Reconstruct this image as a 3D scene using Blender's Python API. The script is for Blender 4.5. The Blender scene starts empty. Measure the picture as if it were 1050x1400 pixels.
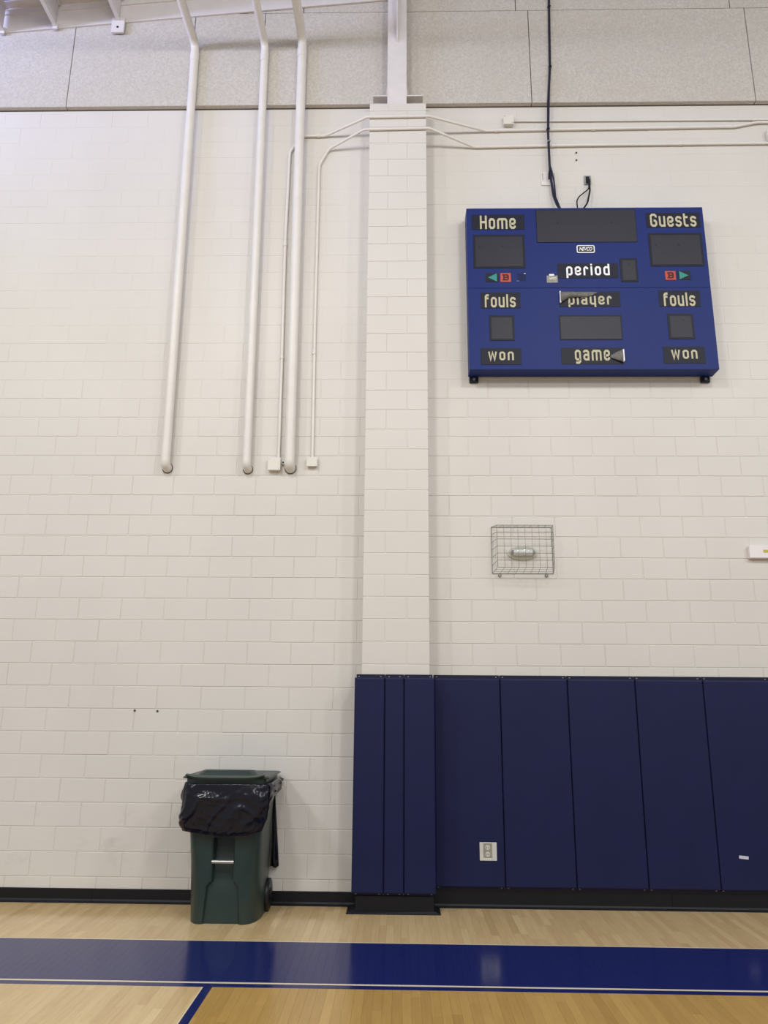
import bpy, math, random
from mathutils import Vector, Matrix, noise
random.seed(11)
scene = bpy.context.scene
C = scene.collection

# ------------------------------------------------------------------ camera
F_PX = 1032.65
CAM = Vector((0.0, -7.1178, 1.7309))
FW = Vector((-0.02144359, 0.9704405, 0.24038594))
RT = Vector((0.99976642, 0.02016576, 0.00777463))
UP = Vector((-0.00269725, -0.24049651, 0.97064626))
cd = bpy.data.cameras.new('camera'); co = bpy.data.objects.new('camera', cd); C.objects.link(co)
co.matrix_world = Matrix(((RT.x, UP.x, -FW.x, CAM.x), (RT.y, UP.y, -FW.y, CAM.y), (RT.z, UP.z, -FW.z, CAM.z), (0, 0, 0, 1)))
cd.sensor_fit = 'HORIZONTAL'; cd.sensor_width = 36.0; cd.lens = 36.0 * F_PX / 1050.0
cd.clip_start = 0.05; cd.clip_end = 200
scene.camera = co

# ------------------------------------------------------------------ light
w = bpy.data.worlds.new('world'); scene.world = w; w.use_nodes = True
w.node_tree.nodes['Background'].inputs['Color'].default_value = (0.95, 0.99, 1.03, 1)
w.node_tree.nodes['Background'].inputs['Strength'].default_value = 0.46
def area(name, loc, target, size, energy, color):
    l = bpy.data.lights.new(name, 'AREA'); l.shape = 'RECTANGLE'; l.size = size[0]; l.size_y = size[1]
    l.energy = energy; l.color = color
    o = bpy.data.objects.new(name, l); C.objects.link(o); o.location = loc
    o.rotation_euler = (Vector(target) - Vector(loc)).to_track_quat('-Z', 'Y').to_euler()
    return o
# rows of high-bay lamps hanging under the gym roof
for i, (x, y, e) in enumerate(((-7.5, -7.5, 1.0), (-2.6, -7.0, 1.0), (3.2, -7.5, 0.9), (8.0, -8.0, 1.0),
                               (-7.0, -14.0, 1.0), (0.0, -14.0, 1.0), (7.0, -14.0, 1.0))):
    area('high_bay_lamp', (x, y, 8.8), (x * 0.8, y + 4.2, 1.8), (0.9, 0.9), 172 * e, (1.0, 0.99, 0.965))
# added bluish light tinting the upper left roof edge; no window known there
cl = area('added_blue_tint_light', (-9.0, -3.2, 8.5), (-3.8, -0.5, 10.0), (3.0, 0.8), 90, (0.46, 0.52, 1.0)); cl.data.spread = math.radians(80)
scene.view_settings.view_transform = 'Standard'; scene.view_settings.look = 'None'
scene.view_settings.gamma = 1.0; scene.view_settings.use_curve_mapping = False
scene.view_settings.exposure = 0.08

# ------------------------------------------------------------------ materials
def lin(r, g, b):
    f = lambda c: (c / 255 / 12.92) if c / 255 <= 0.04045 else ((c / 255 + 0.055) / 1.055) ** 2.4
    return (f(r), f(g), f(b), 1)
class NT:
    def __init__(s, name, rough=0.5, spec=0.5, metal=0.0):
        s.m = bpy.data.materials.new(name); s.m.use_nodes = True; s.t = s.m.node_tree; s.n = s.t.nodes
        s.b = s.n['Principled BSDF']; s.b.inputs['Roughness'].default_value = rough
        s.b.inputs['Specular IOR Level'].default_value = spec; s.b.inputs['Metallic'].default_value = metal
    def node(s, typ, **kw):
        n = s.n.new(typ)
        for k, v in kw.items(): setattr(n, k, v)
        return n
    def put(s, v, inp):
        if hasattr(v, 'links') or isinstance(v, bpy.types.NodeSocket): s.t.links.new(v, inp)
        else: inp.default_value = v
    def math(s, op, a, b=0.0, clamp=False):
        n = s.node('ShaderNodeMath', operation=op); n.use_clamp = clamp; s.put(a, n.inputs[0]); s.put(b, n.inputs[1]); return n.outputs[0]
    def mix(s, f, a, b, blend='MIX'):
        n = s.node('ShaderNodeMix', data_type='RGBA', blend_type=blend)
        s.put(f, n.inputs[0]); s.put(a, n.inputs[6]); s.put(b, n.inputs[7]); return n.outputs[2]
    def pos(s): return s.node('ShaderNodeNewGeometry').outputs['Position']
    def noise(s, vec, scale, detail=4, rough=0.55):
        n = s.node('ShaderNodeTexNoise'); n.inputs['Scale'].default_value = scale; n.inputs['Detail'].default_value = detail
        n.inputs['Roughness'].default_value = rough
        if vec is not None: s.t.links.new(vec, n.inputs['Vector'])
        return n.outputs['Fac']
    def stretch(s, vec, v):
        n = s.node('ShaderNodeVectorMath', operation='MULTIPLY'); s.t.links.new(vec, n.inputs[0]); n.inputs[1].default_value = v; return n.outputs[0]
    def ramp(s, fac, p0, p1):
        n = s.node('ShaderNodeMapRange'); s.put(fac, n.inputs[0]); n.inputs[1].default_value = p0; n.inputs[2].default_value = p1; return n.outputs[0]
    def bump(s, h, strength, dist):
        n = s.node('ShaderNodeBump'); n.inputs['Strength'].default_value = strength; n.inputs['Distance'].default_value = dist
        s.put(h, n.inputs['Height']); s.t.links.new(n.outputs[0], s.b.inputs['Normal'])
    def color(s, v): s.put(v, s.b.inputs['Base Color'])

def simple(name, rgb, rough=0.5, spec=0.5, metal=0.0, var=0.08, scale=6, bump=0.0, bscale=80):
    k = NT(name, rough, spec, metal); p = k.pos(); n = k.noise(p, scale)
    c = lin(*rgb); d = tuple(x * (1 - var) for x in c[:3]) + (1,); e = tuple(min(1, x * (1 + var)) for x in c[:3]) + (1,)
    k.color(k.mix(k.ramp(n, 0.3, 0.7), d, e))
    if bump: k.bump(k.noise(p, bscale, 3), bump, 0.002)
    return k.m
M = {}
def paint_block():
    k = NT('painted_block', 0.42, 0.35); p = k.pos()
    base = k.mix(k.ramp(k.noise(p, 0.8, 3), 0.3, 0.7), lin(212, 208, 202), lin(218, 214, 208))
    # scuffs low on the wall
    sx = k.node('ShaderNodeSeparateXYZ'); k.t.links.new(p, sx.inputs[0])
    low = k.math('MULTIPLY', k.ramp(sx.outputs[2], 1.5, 0.5), 1.0, True)
    sc = k.ramp(k.noise(k.stretch(p, (1, 1, 1.6)), 2.2, 6, 0.7), 0.58, 0.75)
    base = k.mix(k.math('MULTIPLY', k.math('MULTIPLY', sc, low), 0.30), base, lin(150, 142, 138))
    k.color(base); k.bump(k.noise(p, 170, 4, 0.65), 0.16, 0.0025)
    return k.m
M['block'] = paint_block()
def tectum():
    k = NT('wood_fibre_panel', 0.9, 0.1); p = k.pos()
    n1 = k.noise(k.stretch(p, (1, 1, 1)), 46, 5, 0.75); n2 = k.noise(p, 2.5, 3)
    c = k.mix(k.ramp(n1, 0.36, 0.66), lin(184, 179, 172), lin(210, 205, 198))
    c = k.mix(k.math('MULTIPLY', k.ramp(n2, 0.35, 0.7), 0.35), c, lin(192, 185, 174))
    k.color(c); k.bump(n1, 0.5, 0.006); return k.m
M['tectum'] = tectum()
M['paint'] = simple('cream_enamel', (226, 222, 217), 0.38, 0.5, var=0.03)
M['steel_paint'] = simple('primer_steel', (218, 213, 212), 0.5, 0.4, var=0.04)
M['deck'] = simple('roof_deck_paint', (200, 202, 226), 0.5, 0.4, var=0.05)
M['shadow_gap'] = simple('unpainted_gap', (96, 90, 86), 0.9, 0.1)
M['pad'] = simple('navy_vinyl', (25, 29, 68), 0.5, 0.22, var=0.07, scale=3, bump=0.25, bscale=260)
M['pad_lip'] = simple('dark_navy_vinyl', (24, 26, 52), 0.5, 0.3)
M['rubber'] = simple('black_rubber_base', (15, 16, 22), 0.45, 0.3, var=0.12)
M['board'] = simple('royal_blue_enamel', (24, 42, 108), 0.48, 0.22, var=0.04, scale=2)
M['board_dark'] = simple('dark_face_plate', (24, 27, 42), 0.48, 0.25, var=0.06)
def lens():
    k = NT('digit_lens', 0.45, 0.35); p = k.pos()
    ck = k.node('ShaderNodeTexVoronoi'); k.t.links.new(k.stretch(p, (1, 0, 1)), ck.inputs['Vector']); ck.inputs['Scale'].default_value = 55; ck.inputs['Randomness'].default_value = 0.0
    k.color(k.mix(k.ramp(ck.outputs['Distance'], 0.25, 0.5), lin(44, 44, 53), lin(32, 34, 46))); return k.m
M['lens'] = lens()
M['black'] = simple('black_plastic', (14, 14, 20), 0.4, 0.4)
M['cable'] = simple('dark_cable_sheath', (30, 27, 52), 0.45, 0.4)
M['tan'] = simple('tan_vinyl_letter', (194, 188, 160), 0.55, 0.25, var=0.06, scale=20)
M['white'] = simple('white_vinyl', (246, 247, 250), 0.4, 0.4, var=0.02)
M['red'] = simple('red_orange_lens', (186, 74, 56), 0.4, 0.4)
M['darkred'] = simple('dark_red_letter', (70, 18, 24), 0.5, 0.3)
M['teal'] = simple('teal_lens', (40, 140, 132), 0.4, 0.4)
M['patch'] = simple('faded_blue_patch', (26, 36, 78), 0.55, 0.2, var=0.2, scale=40)
M['film'] = simple('grey_peeling_film', (112, 110, 106), 0.5, 0.3, var=0.2, scale=30)
M['grey'] = simple('grey_plate', (150, 152, 150), 0.45, 0.4, var=0.1, scale=40)
M['metal'] = simple('bare_metal', (190, 190, 188), 0.3, 0.5, 0.9)
M['wire'] = simple('guard_wire', (132, 128, 118), 0.45, 0.5, 0.5)
M['offwhite'] = simple('off_white_plastic', (222, 219, 210), 0.4, 0.5, var=0.03)
M['whitebox'] = simple('white_box_paint', (234, 228, 230), 0.4, 0.5, var=0.03)
M['yellow'] = simple('yellow_insert', (190, 180, 70), 0.4, 0.5, var=0.2, scale=120)
M['plate_grey'] = simple('receptacle_grey', (150, 147, 130), 0.5, 0.4, var=0.1, scale=80)
M['plate'] = simple('outlet_plate_ivory', (206, 204, 198), 0.4, 0.4)
M['green'] = simple('dark_green_plastic', (40, 56, 54), 0.38, 0.45, var=0.08, scale=5, bump=0.08, bscale=300)
M['bag'] = simple('black_bag_film', (10, 10, 25), 0.20, 0.36, var=0.1)
M['tape'] = simple('white_tape', (200, 202, 216), 0.6, 0.3)
def glass():
    k = NT('clear_lens', 0.05, 0.5); tr = k.node('ShaderNodeBsdfTransparent'); gl = k.node('ShaderNodeBsdfGlossy'); mx = k.node('ShaderNodeMixShader')
    tr.inputs[0].default_value = (0.97, 0.98, 0.97, 1); gl.inputs['Roughness'].default_value = 0.06; mx.inputs[0].default_value = 0.10
    k.t.links.new(tr.outputs[0], mx.inputs[1]); k.t.links.new(gl.outputs[0], mx.inputs[2])
    k.t.links.new(mx.outputs[0], k.n['Material Output'].inputs['Surface']); return k.m
M['glass'] = glass()
def floor_mat():
    k = NT('maple_court', 0.2, 0.5); p = k.pos()
    s = k.node('ShaderNodeSeparateXYZ'); k.t.links.new(p, s.inputs[0]); x, y = s.outputs[0], s.outputs[1]
    at = k.node('ShaderNodeAttribute', attribute_name='tone').outputs['Fac']
    gr = k.noise(k.stretch(p, (60, 3.5, 1)), 1.0, 5, 0.6)
    t = k.math('ADD', k.math('MULTIPLY', at, 0.36), k.math('MULTIPLY', k.math('SUBTRACT', gr, 0.5), 0.7))
    t = k.math('ADD', t, 0.5, True)
    maple = k.mix(t, lin(190, 160, 112), lin(226, 200, 152))
    amber = k.mix(t, lin(166, 131, 70), lin(200, 164, 96))
    lt = lambda a, v: k.math('LESS_THAN', a, v)
    gt = lambda a, v: k.math('GREATER_THAN', a, v)
    AND = lambda a, b: k.math('MULTIPLY', a, b)
    c = k.mix(AND(gt(x, -1.15), lt(y, -1.90)), maple, amber)
    band = AND(lt(y, -1.012), gt(y, -1.832))
    line = AND(lt(y, -1.856), gt(y, -1.918))
    key = AND(AND(gt(x, -1.206), lt(x, -1.150)), lt(y, -1.90))
    blue = k.math('MAXIMUM', k.math('MAXIMUM', band, line), key)
    pale = k.math('MAXIMUM', AND(lt(y, -0.998), gt(y, -1.012)), AND(lt(y, -1.832), gt(y, -1.856)))
    pale = k.math('MAXIMUM', pale, AND(AND(gt(x, -1.214), lt(x, -1.206)), lt(y, -1.918)))
    c = k.mix(pale, c, lin(226, 214, 186))
    c = k.mix(blue, c, lin(24, 34, 94))
    k.color(c)
    k.put(k.math('ADD', k.math('MULTIPLY', k.noise(p, 9, 4), 0.08), 0.12), k.b.inputs['Roughness'])
    return k.m
M['floor'] = floor_mat()

# ------------------------------------------------------------------ mesh helpers
class MB:
    def __init__(s): s.v = []; s.f = []; s.smooth = []
    def add(s, v, f, smooth=False):
        o = len(s.v); s.v += [tuple(a) for a in v]; s.f += [tuple(i + o for i in q) for q in f]; s.smooth += [smooth] * len(f); return s
    def box(s, x0, x1, y0, y1, z0, z1, b=0.0):
        if b <= 0:
            v = [(x, y, z) for z in (z0, z1) for y in (y0, y1) for x in (x0, x1)]
            return s.add(v, [(0, 2, 3, 1), (4, 5, 7, 6), (0, 1, 5, 4), (2, 6, 7, 3), (0, 4, 6, 2), (1, 3, 7, 5)])
        v = []; idx = {}
        X = (x0, x1); Y = (y0, y1); Z = (z0, z1); sg = (1, -1)
        for i in (0, 1):
            for j in (0, 1):
                for l in (0, 1):
                    cx, cy, cz = X[i], Y[j], Z[l]; bx, by, bz = sg[i] * b, sg[j] * b, sg[l] * b
                    idx[i, j, l] = len(v); v += [(cx, cy + by, cz + bz), (cx + bx, cy, cz + bz), (cx + bx, cy + by, cz)]
        I = lambda i, j, l, a: idx[i, j, l] + a
        f = []
        for i in (0, 1): f.append([I(i, 0, 0, 0), I(i, 1, 0, 0), I(i, 1, 1, 0), I(i, 0, 1, 0)])
        for j in (0, 1): f.append([I(0, j, 0, 1), I(1, j, 0, 1), I(1, j, 1, 1), I(0, j, 1, 1)])
        for l in (0, 1): f.append([I(0, 0, l, 2), I(1, 0, l, 2), I(1, 1, l, 2), I(0, 1, l, 2)])
        for j in (0, 1):
            for l in (0, 1): f.append([I(0, j, l, 1), I(1, j, l, 1), I(1, j, l, 2), I(0, j, l, 2)])
        for i in (0, 1):
            for l in (0, 1): f.append([I(i, 0, l, 0), I(i, 1, l, 0), I(i, 1, l, 2), I(i, 0, l, 2)])
        for i in (0, 1):
            for j in (0, 1): f.append([I(i, j, 0, 0), I(i, j, 1, 0), I(i, j, 1, 1), I(i, j, 0, 1)])
        for i in (0, 1):
            for j in (0, 1):
                for l in (0, 1): f.append([I(i, j, l, 0), I(i, j, l, 1), I(i, j, l, 2)])
        ce = Vector(((x0 + x1) / 2, (y0 + y1) / 2, (z0 + z1) / 2)); g = []
        for q in f:
            a, bb, c = (Vector(v[q[n]]) for n in (0, 1, 2)); n = (bb - a).cross(c - a)
            mid = sum((Vector(v[n2]) for n2 in q), Vector()) / len(q)
            g.append(q if n.dot(mid - ce) > 0 else q[::-1])
        return s.add(v, g)
    def tube(s, path, r, n=12, cap=True):
        P = [Vector(a) for a in path]; R = r if isinstance(r, (list, tuple)) else [r] * len(P)
        rings = []; up = None
        for i, a in enumerate(P):
            d = (P[min(i + 1, len(P) - 1)] - P[max(i - 1, 0)]).normalized()
            if up is None:
                up = Vector((0, 0, 1)) if abs(d.z) < 0.9 else Vector((1, 0, 0))
            up = (up - d * up.dot(d)).normalized(); sd = d.cross(up)
            rings.append([a + (up * math.cos(t) + sd * math.sin(t)) * R[i] for t in (2 * math.pi * j / n for j in range(n))])
        v = [q for ring in rings for q in ring]; f = []
        for i in range(len(P) - 1):
            for j in range(n):
                a, b = i * n + j, i * n + (j + 1) % n; f.append((a, a + n, b + n, b))
        s.add(v, f, True)
        if cap: s.add(rings[0], [tuple(range(n))]); s.add(rings[-1], [tuple(range(n - 1, -1, -1))])
        return s
    def prism(s, poly, y0, y1):
        # poly in (x, z), counter-clockwise seen from -y ; front at y0 (< y1)
        n = len(poly); v = [(x, y0, z) for x, z in poly] + [(x, y1, z) for x, z in poly]
        f = [tuple(range(n)), tuple(range(2 * n - 1, n - 1, -1))] + [(i, i + n, (i + 1) % n + n, (i + 1) % n) for i in range(n)]
        return s.add(v, f)
    def build(s, name, mat, parent=None, attr=None):
        o0 = parent.matrix_world.translation if False else (Vector(parent['_o']) if parent and '_o' in parent else Vector((0, 0, 0)))
        me = bpy.data.meshes.new(name); me.from_pydata([tuple(Vector(a) - o0) for a in s.v], [], s.f)
        me.polygons.foreach_set('use_smooth', s.smooth); me.materials.append(M[mat])
        if attr is not None:
            a = me.attributes.new('tone', 'FLOAT', 'POINT'); a.data.foreach_set('value', attr)
        me.update(); o = bpy.data.objects.new(name, me); C.objects.link(o)
        if parent:
            o.parent = parent
            if '_o' in parent: o['_o'] = tuple(o0)
        return o
def tag(o, label, cat, group=None):
    o['label'] = label; o['category'] = cat
    if group: o['group'] = group
    return o
def thing(name, loc, label, cat, group=None):
    o = bpy.data.objects.new(name, None); C.objects.link(o); o.location = loc; o['_o'] = tuple(loc)
    o.empty_display_size = 0.05
    return tag(o, label, cat, group)
def structure(o, label, cat='structure'):
    o['kind'] = 'structure'; o['label'] = label; o['category'] = cat; return o
def fillet(pts, r, n=6):
    P = [Vector(a) for a in pts]; out = [P[0]]
    R = r if isinstance(r, (list, tuple)) else [r] * len(P)
    for i in range(1, len(P) - 1):
        a, b, c = P[i - 1], P[i], P[i + 1]; u = (a - b); v = (c - b)
        ang = u.angle(v)
        d = min(R[i] / max(math.tan(ang / 2), 1e-3), u.length * 0.48, v.length * 0.48)
        p0 = b + u.normalized() * d; p1 = b + v.normalized() * d
        for k in range(n + 1):
            t = k / n; out.append(p0 * (1 - t) ** 2 + b * 2 * t * (1 - t) + p1 * t * t)
    out.append(P[-1]); return out
def px(pt):
    d = Vector(pt) - CAM; z = d.dot(FW); return 525 + F_PX * d.dot(RT) / z, 700 - F_PX * d.dot(UP) / z

# ------------------------------------------------------------------ floor
fl = MB()
fl.box(-4.6, 4.4, -3.2, 0.25, -0.08, -0.012)
fl.box(-9, -4.6, -14, 0.25, -0.08, 0); fl.box(4.4, 9, -14, 0.25, -0.08, 0); fl.box(-4.6, 4.4, -14, -3.2, -0.08, 0)
floor = structure(fl.build('floor', 'floor'), 'maple strip gym floor with blue painted band and amber lane', 'floor')
SW = 0.057
boards = []
x = -4.6
while x < 4.39:
    x1 = min(x + SW, 4.4); y = 0.0 - 0.012
    yy = y - random.uniform(0.15, 0.9)
    while True:
        y1 = max(yy, -3.2); boards.append((x, x1, y1, y))
        if y1 <= -3.2: break
        y = y1; yy = y - random.uniform(0.45, 1.15)
        if yy < -2.95: yy = -3.2
    x = x1
def board_mesh(mb, b, tone, attr):
    g = 0.0003; mb.box(b[0] + g, b[1] - g, b[2] + g, b[3] - g, -0.0119, 0.0); attr += [tone] * 8
scored = []
for b in boards:
    u, v = px(((b[0] + b[1]) / 2, (b[2] + b[3]) / 2, 0)); inside = 0 <= u <= 1050 and v <= 1402
    dep = (Vector(((b[0] + b[1]) / 2, (b[2] + b[3]) / 2, 0)) - CAM).length
    scored.append((0 if inside else 1, -(b[3] - b[2]) * (b[1] - b[0]) / dep ** 3, b))
scored.sort(key=lambda t: t[:2])
tone = lambda: max(-1, min(1, random.gauss(0.0, 0.36)))
for t in scored[:300]:
    mb = MB(); at = []; board_mesh(mb, t[2], tone(), at); mb.build('floor_board', 'floor', floor, at)
mb = MB(); at = []
for t in scored[300:]: board_mesh(mb, t[2], tone(), at)
o = mb.build('floor_boards', 'floor', floor, at); o['kind'] = 'stuff'

# ------------------------------------------------------------------ block walls
H = 0.2032; L = 0.4064; COLX0, COLX1, COLY = -0.3416, 0.268, -0.21
TOP = 8.128
def block_into(mb, x0, x1, z0, z1, yf, g=0.0038, ch=0.0024, depth=0.012):
    a = (x0 + g, x1 - g, z0 + g, z1 - g); i = (a[0] + ch, a[1] - ch, a[2] + ch, a[3] - ch)
    v = [(i[0], yf, i[2]), (i[1], yf, i[2]), (i[1], yf, i[3]), (i[0], yf, i[3]),
         (a[0], yf + ch, a[2]), (a[1], yf + ch, a[2]), (a[1], yf + ch, a[3]), (a[0], yf + ch, a[3]),
         (a[0], yf + depth, a[2]), (a[1], yf + depth, a[2]), (a[1], yf + depth, a[3]), (a[0], yf + depth, a[3])]
    f = [(0, 1, 2, 3)]
    for k in range(4):
        n = (k + 1) % 4; f += [(k, k + 4, n + 4, n), (k + 4, k + 8, n + 8, n + 4)]
    mb.add(v, f)
def joint_wash(z):      # upper joints shaped shallower, imitating light that washes them out
    return 0.0031 * max(0.0, min(1.0, (z - 3.6) / 2.0))
def bay(name, label, xa, xb, ph_odd, ph_even):
    s = MB(); s.box(xa, xb, 0.0045, 0.20, 0, TOP + 0.3)
    wall = structure(s.build(name, 'block'), label, 'wall')
    cells = []
    for r in range(40):
        ph = ph_odd if r % 2 else ph_even
        n0 = math.floor((xa - ph) / L); x = ph + n0 * L
        while x < xb - 1e-4:
            a, b = max(x, xa), min(x + L, xb)
            if b - a > 0.02: cells.append((a, b, r * H, (r + 1) * H))
            x += L
    sc = []
    for c in cells:
        cx, cz = (c[0] + c[1]) / 2, (c[2] + c[3]) / 2; u, v = px((cx, 0, cz))
        vis = -25 < u < 1075 and -20 < v < 1260 and not (COLX0 + 0.05 < c[0] and c[1] < COLX1 - 0.02)
        if cx > 0.3 and cz < 1.83: vis = False
        if c[0] < COLX1 and c[1] > COLX0 and min(c[1], COLX0) - c[0] < 0.02 and c[1] - max(c[0], COLX1) < 0.02: vis = False
        sc.append((0 if vis else 1, (Vector((cx, 0, cz)) - CAM).length, c))
    sc.sort(key=lambda t: t[:2])
    nvis = sum(1 for t in sc if t[0] == 0); k = min(300, nvis)
    meshes = {}
    for t in sc[:k]:
        c = t[2]; key = (round(c[1] - c[0], 4),)
        if key not in meshes:
            m = MB(); block_into(m, 0, c[1] - c[0], 0, H, 0.0); o = m.build('concrete_block', 'block', wall); meshes[key] = o.data
        else:
            o = bpy.data.objects.new('concrete_block', meshes[key]); C.objects.link(o); o.parent = wall
        o.location = (c[0], random.uniform(-0.0007, 0.0009) + joint_wash(c[2]), c[2])
        o.rotation_euler = (random.uniform(-0.0016, 0.0016), 0, random.uniform(-0.0012, 0.0012))
    m = MB()
    for t in sc[k:]: c = t[2]; block_into(m, *c, random.uniform(-0.0007, 0.0009) + joint_wash(c[2]))
    o = m.build('concrete_blocks', 'block', wall); o['kind'] = 'stuff'
    return wall
MIDX = -0.0366
bay('wall_left', 'cream painted concrete block wall left of the pilaster', -7.0, MIDX, -3.651, -3.4535)
bay('wall_right', 'cream painted concrete block wall right of the pilaster', MIDX, 6.4, 1.2884, 0.6745)
# pilaster
PT = 8.02
s = MB(); s.box(COLX0 + 0.004, COLX1 - 0.004, COLY + 0.0035, 0.0, 0, PT - 0.004)
pil = structure(s.build('wall_pilaster', 'block'), 'cream painted block pilaster standing out between the two wall bays', 'pilaster')
for r in range(40):
    z0, z1 = r * H, min((r + 1) * H, PT)
    if z1 - z0 < 0.02: continue
    cut = COLX0 + (0.2032 if r % 2 else 0.4064)
    for a, b, sl, sr in ((COLX0, cut, 1, 0), (cut, COLX1, 0, 1)):
        ff = joint_wash(z0) / 0.0031; g = 0.0032 - 0.0021 * ff; m = MB(); x0 = a if sl else a + g; x1 = b if sr else b - g
        m.box(x0, x1, COLY + random.uniform(-0.0006, 0.0006), -0.001, z0 + g, z1 - g, 0.0035 - 0.0022 * ff)
        m.build('concrete_block', 'block', pil)
# ------------------------------------------------------------------ fibre panels above
SEAMZ = 9.42
s = MB(); s.box(-7, 6.4, 0.0, 0.22, TOP + 0.02, 11.0)
up = structure(s.build('wall_upper', 'shadow_gap'), 'grey wood fibre acoustic panels above the block wall', 'wall')
lo = [-7.0, -5.9, -3.765, -2.38, -1.572, 1.448, 3.905, 6.4]
for a, b in zip(lo[:-1], lo[1:]):
    m = MB(); m.box(a + 0.004, b - 0.004, -0.055, 0.0, 8.158, SEAMZ - 0.004, 0.003); m.build('acoustic_panel', 'tectum', up)
hi = [-7.0, -3.57, -1.13, 1.31, 3.75, 6.4]
for a, b in zip(hi[:-1], hi[1:]):
    m = MB(); m.box(a + 0.004, b - 0.004, -0.052, 0.0, SEAMZ + 0.004, 10.9, 0.003); m.build('acoustic_panel', 'tectum', up)
# ------------------------------------------------------------------ sloped roof edge
SL = 0.092
def zr(x, z0): return z0 + SL * (x + 4.6)
def sloped(mb, x0, x1, y0, y1, za, zb):
    v = [(x, y, zr(x, z)) for z in (za, zb) for y in (y0, y1) for x in (x0, x1)]
    return mb.add(v, [(0, 2, 3, 1), (4, 5, 7, 6), (0, 1, 5, 4), (2, 6, 7, 3), (0, 4, 6, 2), (1, 3, 7, 5)])
dk = MB(); n = 0; xx = -7.0
while xx < 6.4:            # trapezoid ribs running out from the wall
    for (a, b, za, zb) in ((0, 0.045, 9.56, 9.56), (0.045, 0.06, 9.56, 9.60), (0.06, 0.135, 9.60, 9.60), (0.135, 0.15, 9.60, 9.56)):
        p, q = xx + a, xx + b; v = [(p, -9, zr(p, za)), (q, -9, zr(q, zb)), (q, -0.06, zr(q, zb)), (p, -0.06, zr(p, za))]
        v += [(a_[0], a_[1], a_[2] + 0.004) for a_ in v]
        dk.add(v, [(3, 2, 1, 0), (4, 5, 6, 7), (0, 1, 5, 4), (1, 2, 6, 5), (2, 3, 7, 6), (3, 0, 4, 7)])
    xx += 0.15
structure(dk.build('ceiling', 'deck'), 'ribbed metal roof deck sloping up to the right', 'ceiling')
led = thing('roof_edge_beam', (-3.0, -0.1, 9.3), 'pale sloping steel edge beam running along the top of the panels', 'beam')
m = MB(); sloped(m, -7, 2.6, -0.075, -0.056, 9.165, 9.50); m.build('web', 'steel_paint', led)
m = MB(); sloped(m, -7, 2.6, -0.17, -0.056, 9.50, 9.512); m.build('top_flange', 'steel_paint', led)
m = MB(); sloped(m, -7, 2.6, -0.09, -0.056, 9.40, 9.412); m.build('stiffening_lip', 'steel_paint', led)
for x, lab in ((-4.60, 'steel roof joist at the far left edge of the picture'), (-3.99, 'steel roof joist bearing on the wall between its two neighbours'), (-3.26, 'steel roof joist ending in a bracket plate with a bolt hole')):
    zb = zr(x, 9.165)
    t = thing('roof_joist', (x, -0.1, zb), lab, 'joist', 'roof joists')
    m = MB(); m.box(x - 0.022, x + 0.022, -7.0, -0.10, zb, zb + 0.012); m.build('bottom_flange', 'steel_paint', t)
    m = MB(); m.box(x - 0.006, x + 0.006, -7.0, -0.10, zb + 0.012, zb + 0.30); m.build('web', 'steel_paint', t)
    m = MB(); m.box(x - 0.035, x + 0.035, -7.0, -0.10, zb + 0.30, zb + 0.312); m.build('top_flange', 'steel_paint', t)
    m = MB(); m.box(x - 0.075, x + 0.075, -0.102, -0.076, zb - 0.16, zb + 0.05, 0.004) if x > -3.5 else m.box(x - 0.03, x + 0.03, -0.102, -0.076, zb - 0.03, zb + 0.05, 0.004)
    pl = m.build('bearing_plate', 'steel_paint', t)
    m = MB(); m.tube([(x + 0.0, -0.108, zb - 0.09 if x > -3.5 else zb + 0.02), (x, -0.101, zb - 0.09 if x > -3.5 else zb + 0.02)], 0.012, 10); m.build('bolt_hole', 'black', pl)
# ------------------------------------------------------------------ steel column on the pilaster
sc_ = thing('steel_column', (-0.048, -0.12, PT), 'pale steel column rising from the top of the block pilaster', 'column')
m = MB(); m.box(-0.153, 0.058, -0.195, -0.183, PT, 10.6, 0.002); m.build('front_flange', 'steel_paint', sc_)
m = MB(); m.box(-0.053, -0.042, -0.183, -0.068, PT, 10.6); m.build('web', 'steel_paint', sc_)
m = MB(); m.box(-0.153, 0.058, -0.068, -0.057, PT, 10.6, 0.002); m.build('rear_flange', 'steel_paint', sc_)
m = MB(); m.prism([(0, 0), (0.0, 0), (0, 0)], 0, 0) if False else None
v = [(-0.054, -0.195, 8.84), (-0.054, -0.26, 8.93), (-0.054, -0.46, 10.6), (-0.054, -0.195, 10.6)]
v += [(a + 0.012, b, c) for a, b, c in v]
m.add(v, [(0, 1, 2, 3)[::-1], (4, 5, 6, 7), (0, 4, 5, 1)[::-1], (1, 5, 6, 2)[::-1], (2, 6, 7, 3)[::-1], (3, 7, 4, 0)[::-1]]); m.build('gusset_plate', 'steel_paint', sc_)
for a, b, s_ in ((-0.309, -0.153, -1), (0.058, 0.236, 1)):
    m = MB(); m.box(a, b, -0.2, -0.10, 8.125, 8.137)
    q = -0.160 if s_ < 0 else 0.058; m.box(q, q + 0.007, -0.2, -0.10, 8.137, 8.22); m.build('angle_clip', 'steel_paint', sc_)
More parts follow.
